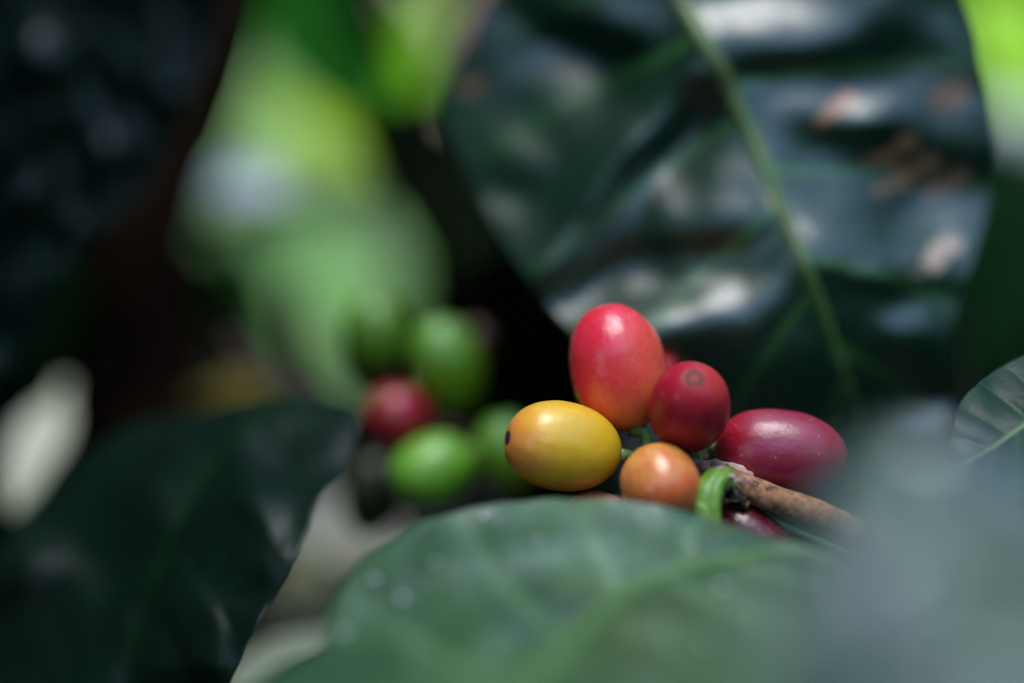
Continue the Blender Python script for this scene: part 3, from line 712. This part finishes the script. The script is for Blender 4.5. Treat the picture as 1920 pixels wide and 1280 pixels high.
bgleaf('dark green leaf right of the buckled leaf', 1880, 520, 46, 520, 240, -95, 0, (0.003, 0.03, 0.003), (0.004, 0.035, 0.004), trans=0.3)

bgleaf('black green leaf added as painted shade to close the gap behind the ripe cluster', 1010, 760, 39, 640, 420, -80, -25, (0.001, 0.004, 0.001), (0.002, 0.005, 0.001), trans=0.0, spec=0.0, rough=0.9)  # near-black sheet added to darken the gap
# dark stem and pinkish branch behind
def far_stem(label, pts, r, mat, name='coffee_tree', cat='coffee tree'):
    pp = px_path(pts, 30); z0 = pts[0][2]; k = z0 * SENS / LENS / 1920 * 0.01
    v, f = tube(pp, [r * k * (1 - (0.6 if r > 100 else 0.2) * i / 29) for i in range(30)], 20, lump=0.15)
    if name == 'coffee_tree':
        root = thing(name, label, cat, pp[0]); mesh_obj('trunk', v, f, mat, root); return root
    return tag(mesh_obj(name, v, f, mat), label, cat, None)
far_stem('thick black brown trunk rising behind the upper left leaf', [(330, 1300, 46), (310, 950, 46), (290, 700, 46), (260, 480, 45), (335, 230, 45), (400, 30, 45), (430, -150, 45)], 170, plain_mat('stem_black', (0.016, 0.008, 0.004), (0.024, 0.012, 0.007), 60, 0.95, spec=0.0))
far_stem('pinkish brown branch cut off by the top edge', [(820, 130, 42), (880, 40, 42), (960, -90, 42), (1020, -200, 42)], 34, plain_mat('branch_pink', (0.24, 0.13, 0.10), (0.32, 0.20, 0.17), 60, 0.7), 'coffee_branch', 'branch')
far_stem('dark trunk added as painted shade, slanting between the pale leaf and the buckled leaf', [(735, 200, 43), (785, 320, 43), (880, 480, 42), (980, 680, 41), (1080, 860, 40), (1200, 1050, 39)], 80, plain_mat('stem_shade', (0.004, 0.007, 0.003), (0.006, 0.010, 0.004), 60, 0.95, spec=0.0))  # dark stem added to paint the black gap in the foliage
far_stem('dim brown twig crossing the pale leaf behind the unripe cluster', [(350, 400, 48), (480, 425, 47), (620, 370, 46), (700, 385, 45), (790, 350, 44)], 13, BARK_FAR, 'coffee_twig', 'twig')
far_stem('dark twig hanging down left of the unripe cluster', [(540, 540, 43), (556, 620, 42), (600, 700, 41), (640, 775, 40)], 12, BARK_FAR, 'coffee_twig', 'twig')
bgleaf('small mid green leaf in shade across the sage one', 440, 190, 52, 150, 70, -70, 5, (0.10, 0.24, 0.04), (0.14, 0.28, 0.06), trans=0.1)
bgleaf('small bright leaf low on the large pale one', 700, 470, 50, 170, 80, -60, 50, (0.30, 0.5, 0.2), (0.36, 0.54, 0.26), trans=0.1)
bgleaf('small dark leaf at the left rim of the large pale one', 470, 505, 50, 200, 80, -50, -5, (0.02, 0.09, 0.01), (0.03, 0.12, 0.02), trans=0.1)
far_stem('thin brown twig left of the blurred red cherry', [(430, 640, 39), (520, 720, 38), (600, 765, 37.5), (700, 800, 37), (800, 800, 37), (900, 830, 36.5)], 15, BARK_FAR, 'coffee_twig', 'twig')

# ------------------------------------------------------------------ background shrub mass, then unseen foliage added to block light
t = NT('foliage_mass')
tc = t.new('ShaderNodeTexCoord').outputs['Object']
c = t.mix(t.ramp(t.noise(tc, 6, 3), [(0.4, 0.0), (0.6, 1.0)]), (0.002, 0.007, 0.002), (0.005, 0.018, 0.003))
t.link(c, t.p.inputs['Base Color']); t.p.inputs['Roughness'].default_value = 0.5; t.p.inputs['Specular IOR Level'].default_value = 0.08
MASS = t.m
def leaf_cloud(n, sampler, size, seed):
    rg = random.Random(seed); V, F = [], []
    for _ in range(n):
        c = sampler(rg)
        if c is None: continue
        L = size * rg.uniform(0.7, 1.3); W = L * 0.42
        az = rg.uniform(0, 6.283); dr = rg.uniform(-0.9, 0.3)
        d = Vector((math.cos(az), math.sin(az), dr)).normalized()
        s = d.cross(Vector((rg.uniform(-.4, .4), rg.uniform(-.4, .4), 1))).normalized(); nn = s.cross(d)
        b = len(V)
        for i, (u, w) in enumerate([(0, 0.05), (0.2, 0.75), (0.45, 1.0), (0.75, 0.6), (1.0, 0.03)]):
            h = -0.25 * L * (u - 0.4) ** 2
            for e in (-1, 0, 1):
                V.append(c + d * (L * (u - 0.5)) + s * (e * w * W * 0.5) + nn * (h + abs(e) * 0.05 * L))
        for i in range(4):
            for j in range(2):
                F.append((b+i*3+j, b+i*3+j+1, b+(i+1)*3+j+1, b+(i+1)*3+j))
    return V, F
def back_s(rg):
    az = rg.uniform(-1.25, 1.25); r = rg.uniform(0.95, 2.2); z = rg.uniform(0.0, 2.1)
    return Vector((math.sin(az) * r, math.cos(az) * r, z))
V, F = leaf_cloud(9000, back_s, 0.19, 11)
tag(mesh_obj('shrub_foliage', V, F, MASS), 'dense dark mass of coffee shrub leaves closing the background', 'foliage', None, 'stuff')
def side_s(rg):                     # unseen leaves added on the left to block sky light
    az = math.radians(rg.uniform(-104, -55)); r = rg.uniform(0.42, 1.3)
    zt = 2.3 if az > -1.75 else 1.5
    return Vector((math.sin(az) * r, math.cos(az) * r, rg.uniform(0.5, zt)))
def over_s(rg):
    x, y = rg.uniform(-1.1, 0.9), rg.uniform(0.45, 1.8)
    return Vector((x, y, rg.uniform(1.75, 2.3)))
def over2_s(rg):
    return Vector((rg.uniform(-0.7, -0.08), rg.uniform(-0.15, 0.6), rg.uniform(1.38, 1.75)))  # unseen leaves added above left to darken that side
def ring_s(rg):                     # unseen leaves added behind and right of the camera to cut fill
    az = math.radians(rg.uniform(60, 225)); r = rg.uniform(0.9, 1.9)
    return Vector((math.sin(az) * r, math.cos(az) * r, rg.uniform(0.0, 1.2 + (0.75 if az < 1.9 else 0.36) * r)))
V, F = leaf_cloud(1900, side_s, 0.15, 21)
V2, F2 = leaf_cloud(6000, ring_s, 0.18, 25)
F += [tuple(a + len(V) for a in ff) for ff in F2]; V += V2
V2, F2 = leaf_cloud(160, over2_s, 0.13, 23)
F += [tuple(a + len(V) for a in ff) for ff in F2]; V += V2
tag(mesh_obj('blocker_foliage', V, F, MASS), 'unseen coffee leaves added to block sky light over, beside and behind the scene', 'foliage', None, 'stuff')
# ground
V, F = [], []
N = 60
for i in range(N+1):
    for j in range(N+1):
        x = (i/N - 0.5); y = (j/N - 0.5)
        x = math.copysign(abs(x*2)**2.5, x) * 60; y = math.copysign(abs(y*2)**2.5, y) * 60
        V.append(Vector((x, y, 0.04 * noise.noise(Vector((x, y, 0)) * 1.3))))
for i in range(N):
    for j in range(N):
        F.append((i*(N+1)+j, (i+1)*(N+1)+j, (i+1)*(N+1)+j+1, i*(N+1)+j+1))
tag(mesh_obj('ground', V, F, plain_mat('soil', (0.015, 0.010, 0.006), (0.03, 0.020, 0.012), 9, 0.95, 0.8, 0.02)), kind='structure')

# ------------------------------------------------------------------ light
w = bpy.data.worlds.new('World'); scn.world = w; w.use_nodes = True
sky = w.node_tree.nodes.new('ShaderNodeTexSky'); sky.sky_type = 'NISHITA'; sky.sun_disc = False
SUN_EL, SUN_AZ = 76, -150       # azimuth of the sun seen from the scene: 0 = camera forward (+Y), negative = left
sd = Vector((math.sin(math.radians(SUN_AZ)) * math.cos(math.radians(SUN_EL)), math.cos(math.radians(SUN_AZ)) * math.cos(math.radians(SUN_EL)), math.sin(math.radians(SUN_EL))))
sky.sun_elevation = math.radians(SUN_EL); sky.sun_rotation = math.radians(SUN_AZ)
sky.dust_density = 0.3; sky.air_density = 1.0; sky.ozone_density = 2.0
bg = w.node_tree.nodes['Background']; bg.inputs['Strength'].default_value = 0.15
w.node_tree.links.new(sky.outputs[0], bg.inputs['Color'])
ld = bpy.data.lights.new('sun', 'SUN'); ld.energy = 1.45; ld.angle = math.radians(36); ld.color = (1.0, 0.97, 0.93)
lo = bpy.data.objects.new('sun', ld); col.objects.link(lo)
lo.rotation_euler = sd.to_track_quat('Z', 'Y').to_euler()

# ------------------------------------------------------------------ camera
cd = bpy.data.cameras.new('camera'); cd.lens = LENS; cd.sensor_width = SENS
cd.clip_start = 0.01; cd.clip_end = 500
cd.dof.use_dof = True; cd.dof.focus_distance = FOCUS * 0.01
cd.dof.aperture_fstop = 85 / 30.0
cam = bpy.data.objects.new('camera', cd); col.objects.link(cam)
cam.matrix_world = Matrix.Translation(CAM) @ Matrix((RT, UP, -FW)).transposed().to_4x4()
scn.camera = cam
scn.render.engine = 'CYCLES'
scn.cycles.use_denoising = True
scn.cycles.denoiser = 'OPENIMAGEDENOISE'
scn.cycles.max_bounces = 8
scn.view_settings.view_transform = 'Standard'; scn.view_settings.look = 'None'
scn.view_settings.exposure = 1.65; scn.view_settings.gamma = 1.0
